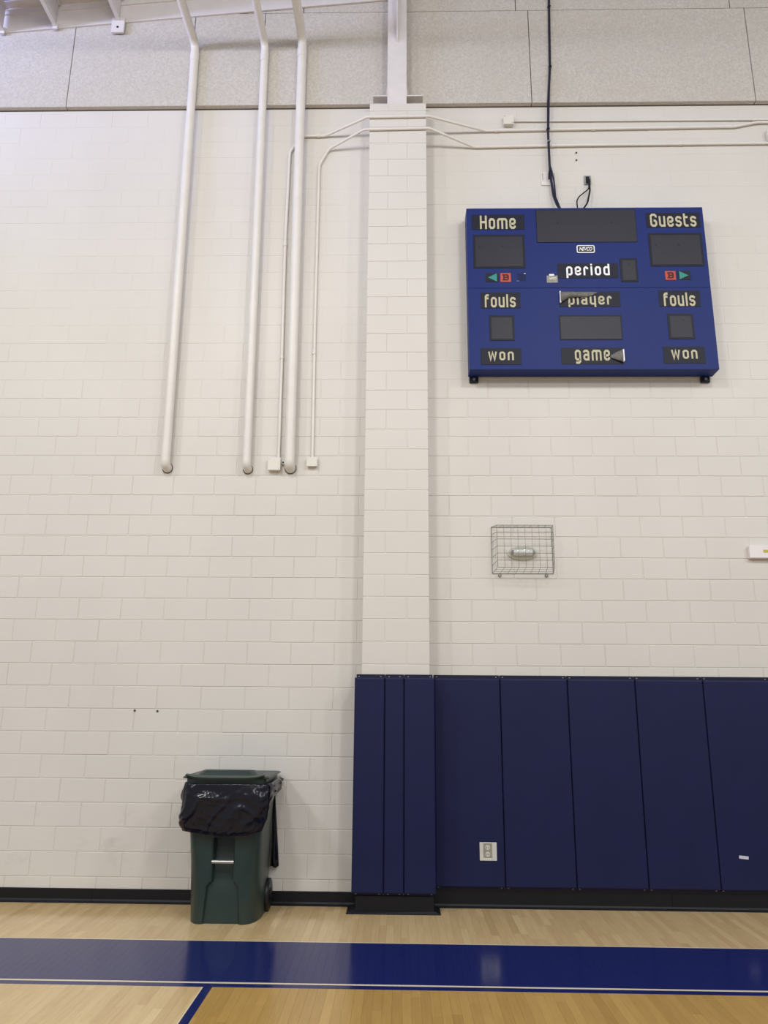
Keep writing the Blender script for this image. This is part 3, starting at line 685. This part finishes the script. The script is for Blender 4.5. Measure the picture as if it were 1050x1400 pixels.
for x in (1.535, 1.660):
    m = MB(); m.box(x - 0.004, x + 0.004, -0.0092, -0.0079, 7.20, 7.29); m.build('worn_slot', 'grey', pb)
for x, z, lab in ((1.915, 7.548, 'upper of two dark wall anchors above the scoreboard outlet'), (1.912, 7.455, 'lower of two dark wall anchors above the scoreboard outlet'),
                  (-2.43, 1.612, 'left one of a pair of dark screws in the lower left block wall'), (-2.22, 1.608, 'right one of a pair of dark screws in the lower left block wall')):
    m = MB(); m.tube([(x, -0.006, z), (x, -0.0005, z)], 0.010, 8); m.tube([(x, -0.009, z), (x, -0.006, z)], 0.006, 8); tag(m.build('wall_anchor', 'shadow_gap'), lab, 'screw')
# ------------------------------------------------------------------ caged light
el = thing('emergency_light', (1.165, -0.05, 3.09), 'oval clear emergency light with a white tube inside the wire guard', 'light')
cx, cz = 1.165, 3.095
def ellipsoid(mb, cx, cy, cz, a, b, c, n=28, mrows=10):
    v = []; f = []
    for i in range(mrows + 1):
        th = (math.pi / 2) * i / mrows
        for j in range(n):
            ph = 2 * math.pi * j / n; v.append((cx + a * math.cos(ph) * math.cos(th), cy - b * math.sin(th), cz + c * math.sin(ph) * math.cos(th)))
    for i in range(mrows):
        for j in range(n): k = (j + 1) % n; f.append((i * n + j, i * n + k, (i + 1) * n + k, (i + 1) * n + j))
    return mb.add(v, f, True)
ell = [(cx + 0.145 * math.cos(2 * math.pi * k / 32), cz + 0.068 * math.sin(2 * math.pi * k / 32)) for k in range(32)]
m = MB(); m.prism(ell, -0.018, -0.0012); m.build('base', 'offwhite', el)
ell = [(cx + 0.125 * math.cos(2 * math.pi * k / 32), cz + 0.055 * math.sin(2 * math.pi * k / 32)) for k in range(32)]
m = MB(); m.prism(ell, -0.022, -0.018); m.build('reflector', 'plate', el)
m = MB(); m.tube([(cx - 0.092, -0.052, cz - 0.006), (cx + 0.092, -0.052, cz - 0.006)], 0.03, 20); m.build('lamp_tube', 'white', el)
for s_ in (-1, 1):
    m = MB(); m.tube([(cx + s_ * 0.093, -0.052, cz - 0.006), (cx + s_ * 0.114, -0.046, cz - 0.006)], [0.027, 0.012], 14); m.build('lamp_holder', 'metal', el)
m = MB(); ellipsoid(m, cx, -0.0185, cz, 0.138, 0.10, 0.063); o = m.build('clear_lens', 'glass', el); s_ = o.modifiers.new('thickness', 'SOLIDIFY'); s_.thickness = 0.003; s_.offset = -1
wg = thing('wire_guard', (1.17, -0.01, 2.88), 'wire cage guard bolted over the emergency light', 'wire guard')
bx0, bx1, bz0, bz1 = 0.876, 1.452, 2.895, 3.345
fx0, fx1, fz0, fz1, fy = 0.905, 1.430, 2.925, 3.325, -0.185
r = 0.0024
def wire(name, pts, rr=r):
    m = MB(); m.tube(pts, rr, 6); m.build(name, 'wire', wg)
for a, b, c, d, y in ((bx0, bx1, bz0, bz1, -0.006), (fx0, fx1, fz0, fz1, fy)):
    wire('frame_wire', [(a, y, c), (b, y, c)], 0.0027); wire('frame_wire', [(a, y, d), (b, y, d)], 0.0027)
    wire('frame_wire', [(a, y, c), (a, y, d)], 0.0027); wire('frame_wire', [(b, y, c), (b, y, d)], 0.0027)
nz, nx = 7, 9
for i in range(nz):
    u = i / (nz - 1); zf = fz0 + (fz1 - fz0) * u; zb = bz0 + (bz1 - bz0) * u
    wire('guard_wire', [(bx0, -0.006, zb), (fx0, fy, zf), (fx1, fy, zf), (bx1, -0.006, zb)])
for i in range(nx):
    u = i / (nx - 1); xf = fx0 + (fx1 - fx0) * u; xb = bx0 + (bx1 - bx0) * u
    wire('guard_wire', [(xb, -0.006, bz0), (xf, fy, fz0), (xf, fy, fz1), (xb, -0.006, bz1)], 0.0016)
for u in (0.33, 0.66):
    q = -0.006 + (fy + 0.006) * u
    a, b, c, d = (bx0 + (fx0 - bx0) * u, bx1 + (fx1 - bx1) * u, bz0 + (fz0 - bz0) * u, bz1 + (fz1 - bz1) * u)
    wire('hoop_wire', [(a, q, c), (b, q, c), (b, q, d), (a, q, d), (a, q, c)], 0.0013)
for x in (0.945, 1.385):
    m = MB(); m.tube([(x, -0.012, bz0 - 0.018), (x, -0.001, bz0 - 0.018)], 0.016, 12); o = m.build('mounting_clip', 'wire', wg)
    m = MB(); m.tube([(x, -0.016, bz0 - 0.018), (x, -0.012, bz0 - 0.018)], 0.008, 8); m.build('screw', 'metal', o)
# ------------------------------------------------------------------ small fixture at the right edge
t = thing('wall_fixture', (3.52, -0.03, 3.04), 'white slim wall box with a yellow insert cut off by the right edge', 'wall box')
m = MB(); m.box(3.292, 3.80, -0.055, -0.0012, 3.045, 3.165, 0.004); m.build('housing', 'whitebox', t)
m = MB(); m.box(3.42, 3.67, -0.0585, -0.0552, 3.098, 3.124, 0.001); m.build('insert', 'yellow', t)

# ------------------------------------------------------------------ wheeled bin
BCX = -1.405
bn = thing('wheeled_bin', (BCX, -0.33, 0.0), 'dark green wheeled trash bin standing against the block wall', 'trash bin')
def lerp(tab, z):
    for (z0, a), (z1, b) in zip(tab[:-1], tab[1:]):
        if z <= z1: return a + (b - a) * (z - z0) / (z1 - z0)
    return tab[-1][1]
HW = [(0, 0.284), (0.65, 0.296), (1.05, 0.314)]; YF = [(0, -0.605), (0.65, -0.655), (1.05, -0.685)]
FH = [(0, 0.158), (0.45, 0.185), (0.75, 0.24), (1.05, 0.268)]; WD = [(0, 0.24), (0.45, 0.19), (0.75, 0.10), (1.05, 0.055)]
RH = [(0, 0.150), (0.275, 0.128), (0.315, 0.088), (0.645, 0.080), (1.05, 0.080)]
RD = [(0, 0.022), (0.25, 0.045), (0.32, 0.060), (0.44, 0.060), (0.49, 0.085), (0.56, 0.085), (0.64, 0.075), (0.648, 0.0), (1.05, 0.0)]
levels = [0, 0.06, 0.13, 0.2, 0.25, 0.275, 0.295, 0.315, 0.33, 0.38, 0.43, 0.455, 0.49, 0.53, 0.58, 0.62, 0.638, 0.648, 0.70, 0.76, 0.83, 0.90, 0.97, 1.03]
def outline(z):
    hw, yf, fh, wd, rh, rd = (lerp(t_, z) for t_ in (HW, YF, FH, WD, RH, RD)); yb = -0.075
    rt = [(rh - 0.012, yf + rd), (rh, yf + rd * 0.15), (rh + 0.012, yf), (max(fh, rh + 0.02), yf)]
    f0 = max(fh, rh + 0.02)
    for k in range(1, 9):
        a = math.pi / 2 * k / 8; rt.append((f0 + (hw - f0) * math.sin(a), yf + wd * (1 - math.cos(a))))
    rt += [(hw + 0.002, (yf + wd + yb) / 2), (hw - 0.002, yb - 0.07)]
    for k in range(1, 5):
        a = math.pi / 2 * k / 4; rt.append((hw - 0.05 + 0.05 * math.cos(a), yb - 0.05 + 0.05 * math.sin(a)))
    lf = [(-x, y) for x, y in rt[::-1]]
    return rt + lf
v = []; f = []; N = len(outline(0))
for z in levels: v += [(BCX + x, y, z + 0.001) for x, y in outline(z)]
for i in range(len(levels) - 1):
    for j in range(N): k = (j + 1) % N; f.append((i * N + j, i * N + k, (i + 1) * N + k, (i + 1) * N + j))
f.append(tuple(range(N))[::-1]); m = MB(); m.add(v, f, False)
body = m.build('body', 'green', bn)
# smooth the curved shell but keep the crisp pocket edges
for p_ in body.data.polygons: p_.use_smooth = True
try: body.data.set_sharp_from_angle(angle=math.radians(28))
except Exception: pass
def ring(z0, z1, grow, mat, name, par):
    m = MB(); o0 = [(x * (1 + grow), (y + 0.38) * (1 + grow) - 0.38) for x, y in outline(1.05)]; n = len(o0)
    i0 = [(x * 0.93, (y + 0.38) * 0.93 - 0.38) for x, y in outline(1.05)]
    v = [(BCX + x, y, z) for z in (z0, z1) for x, y in o0] + [(BCX + x, y, z) for z in (z1, z0) for x, y in i0]
    f = []
    for a in range(4):
        b = (a + 1) % 4
        for j in range(n): k = (j + 1) % n; f.append((a * n + j, a * n + k, b * n + k, b * n + j))
    return m.add(v, f).build(name, mat, par)
ring(1.020, 1.094, 0.040, 'green', 'rim', bn)
# lid : flat skirt with raised centre and a turned-up front lip
m = MB()
lid = [(0.350, 1.096, 1.092, -0.715, -0.040), (0.356, 1.102, 1.096, -0.722, -0.036), (0.340, 1.116, 1.104, -0.712, -0.045), (0.305, 1.113, 1.100, -0.685, -0.07), (0.250, 1.118, 1.102, -0.665, -0.10), (0.215, 1.154, 1.108, -0.620, -0.16), (0.200, 1.158, 1.110, -0.60, -0.18)]
v = []
def lr(hw, zf, zk, y0, y1, n=5, r=0.05):
    out = []
    for sx, sy, a0 in ((1, -1, -90), (1, 1, 0), (-1, 1, 90), (-1, -1, 180)):
        for k in range(n + 1):
            a = math.radians(a0 + 90 * k / n); yc = (y0 + r) if sy < 0 else (y1 - r); y = yc + r * math.sin(a)
            out.append((BCX + sx * (hw - r) + r * math.cos(a), y, zf + (zk - zf) * (y - y0) / (y1 - y0)))
    return out
R_ = [lr(*q) for q in lid]; n = len(R_[0]); v = [q for r_ in R_ for q in r_]; f = []
for i in range(len(R_) - 1):
    for j in range(n): k = (j + 1) % n; f.append((i * n + j, i * n + k, (i + 1) * n + k, (i + 1) * n + j))
f.append(tuple(range((len(R_) - 1) * n, len(R_) * n))); f.append(tuple(range(n))[::-1])
m.add(v, f, False); lo_ = m.build('lid', 'green', bn)
for p_ in lo_.data.polygons: p_.use_smooth = True
try: lo_.data.set_sharp_from_angle(angle=math.radians(24))
except Exception: pass
m = MB()
v = []
for i in range(15):
    u = i / 14 * 2 - 1; zz = 1.118 + 0.012 * abs(u) ** 5; x = BCX + u * 0.318
    v += [(x, -0.700, zz - 0.010), (x, -0.755 + 0.02 * abs(u) ** 4, zz - 0.022 + 0.010 * abs(u) ** 5), (x, -0.760 + 0.02 * abs(u) ** 4, zz - 0.010 + 0.010 * abs(u) ** 5), (x, -0.700, zz + 0.004)]
f = []
for i in range(14):
    for k in range(4): b = (k + 1) % 4; f.append((i * 4 + k, (i + 1) * 4 + k, (i + 1) * 4 + b, i * 4 + b))
f += [(0, 1, 2, 3), (59, 58, 57, 56)]; m.add(v, [q[::-1] for q in f]); m.build('lid_lip', 'green', lo_)
m = MB(); m.tube([(BCX - 0.088, -0.632, 0.462), (BCX + 0.088, -0.632, 0.462)], 0.0145, 14); o = m.build('grab_bar', 'metal', bn); o['label'] = 'bare metal grab bar'
for s_ in (-1, 1):
    wx = BCX + s_ * 0.292; m = MB()
    m.tube([(wx - 0.026, -0.175, 0.126), (wx - 0.022, -0.175, 0.126), (wx + 0.022, -0.175, 0.126), (wx + 0.026, -0.175, 0.126)], [0.112, 0.125, 0.125, 0.112], 28); wl = m.build('wheel', 'black', bn)
    m = MB(); m.tube([(wx + s_ * 0.0265, -0.175, 0.126), (wx + s_ * 0.032, -0.175, 0.126)], 0.05, 18); m.build('hub', 'rubber', wl)
m = MB(); m.tube([(BCX - 0.27, -0.175, 0.126), (BCX + 0.27, -0.175, 0.126)], 0.012, 10); m.build('axle', 'metal', bn)
m = MB(); m.tube(fillet([(BCX - 0.24, -0.085, 0.99), (BCX - 0.24, -0.03, 1.02), (BCX + 0.24, -0.03, 1.02), (BCX + 0.24, -0.085, 0.99)], 0.03), 0.013, 10); m.build('rear_handle', 'green', bn)
# ------------------------------------------------------------------ bag liner folded over the rim
path = [(-0.322, -0.06), (-0.330, -0.20), (-0.334, -0.42), (-0.336, -0.62), (-0.326, -0.690), (-0.295, -0.722), (-0.2, -0.728), (0.0, -0.732), (0.2, -0.728), (0.30, -0.722), (0.338, -0.700), (0.356, -0.63), (0.352, -0.42), (0.348, -0.22), (0.338, -0.06)]
def resample(P, n):
    d = [0]
    for a, b in zip(P[:-1], P[1:]): d.append(d[-1] + math.dist(a, b))
    out = []
    for i in range(n):
        s_ = d[-1] * i / (n - 1); k = 0
        while k < len(d) - 2 and d[k + 1] < s_: k += 1
        t_ = (s_ - d[k]) / (d[k + 1] - d[k]); out.append((P[k][0] + (P[k + 1][0] - P[k][0]) * t_, P[k][1] + (P[k + 1][1] - P[k][1]) * t_, s_))
    return out, d
pp, dd = resample(path, 190)
def hem(s_):
    T = [(dd[0], 0.93), (dd[2], 0.86), (dd[3], 0.72), (dd[4], 0.70), (dd[5], 0.698), (dd[6], 0.686), (dd[7], 0.662), (dd[8], 0.678), (dd[9], 0.70), (dd[9] + 0.02, 0.71), (dd[10] + 0.01, 0.80), (dd[11], 0.90), (dd[12], 0.945), (dd[14], 0.955)]
    return lerp(T, s_)
rows = []
NV = 46
for i, (x, y, s_) in enumerate(pp):
    a = pp[max(i - 1, 0)]; b = pp[min(i + 1, len(pp) - 1)]; tx, ty = b[0] - a[0], b[1] - a[1]; l = math.hypot(tx, ty); nx_, ny_ = ty / l, -tx / l
    hz = hem(s_) + 0.006 * noise.noise(Vector((s_ * 14, 3, 0))); col = []
    for k in range(NV):
        q = k / (NV - 1); z = 1.060 + (hz - 1.060) * q
        amp = min(1, q * 5)
        p3 = Vector((s_ * 5.5, z * 5.5, 0.3))
        # long creases sweeping down from the upper left, and pleats gathered at the rim
        warp = noise.noise(Vector((s_ * 3.1, z * 3.1, 7))) * 0.9
        def ridge(al, ac, ang, seed):
            e, h = s_ * math.cos(ang) - z * math.sin(ang), s_ * math.sin(ang) + z * math.cos(ang)
            w_ = 0.10 * noise.noise(Vector((s_ * 5, z * 5, seed + 4)))
            return max(0.0, 1 - abs(noise.noise(Vector((e * al, (h + w_) * ac, seed)))) * 3.2) ** 2
        left = max(0.0, min(1.0, (dd[8] - s_) / (dd[8] - dd[5])))
        c1 = ridge(2.2, 8.5, -0.75, 1.3); c2 = ridge(2.2, 9.0, 0.6, 5.1); c3 = ridge(5, 16, -0.3, 9.7)
        pl = math.sin(s_ * 62 + 3 * noise.noise(Vector((s_ * 8, 0, 2)))) * math.exp(-q * 5) * 0.005
        dsp = 0.019 * c1 * (0.35 + 0.65 * left) + 0.016 * c2 * (1 - left) * (1 - 0.4 * q) + 0.004 * c3 + 0.014 * (noise.noise(p3) * 0.5 + 0.3) + pl + 0.003 * noise.noise(p3 * 5)
        dsp = dsp * amp + 0.010 * math.sin(math.pi * min(1, q)) + 0.004
        if q > 0.93: dsp -= 0.010 * (q - 0.93) / 0.07
        col.append((BCX + x + nx_ * dsp, y + ny_ * dsp, z))
    rows.append(col)
bg = thing('trash_bag', (BCX, -0.36, 0.64), 'glossy black trash bag folded down over the rim of the green bin', 'trash bag')
m = MB(); nn = NV; v = [q for r_ in rows for q in r_]
m.add(v, [(i * nn + j, i * nn + j + 1, (i + 1) * nn + j + 1, (i + 1) * nn + j)[::-1] for i in range(len(rows) - 1) for j in range(nn - 1)], True); o = m.build('folded_skirt', 'bag', bg)
s_ = o.modifiers.new('thickness', 'SOLIDIFY'); s_.thickness = 0.002; s_.offset = -1
m = MB(); v = []; f = []
for i in range(7):
    for j in range(10):
        u, q = i / 6, j / 9; x = BCX + 0.285 + 0.075 * u * (0.25 + 0.75 * q); v.append((x, -0.055 + 0.018 * math.sin(u * 5 + q * 3), 0.98 - 0.665 * q + 0.01 * math.sin(u * 7)))
for i in range(6):
    for j in range(9): a = i * 10 + j; f.append((a, a + 1, a + 11, a + 10))
m.add(v, f, True); o = m.build('hanging_tail', 'bag', bg); s_ = o.modifiers.new('thickness', 'SOLIDIFY'); s_.thickness = 0.002

for o in list(bpy.data.objects):
    if '_o' in o: del o['_o']
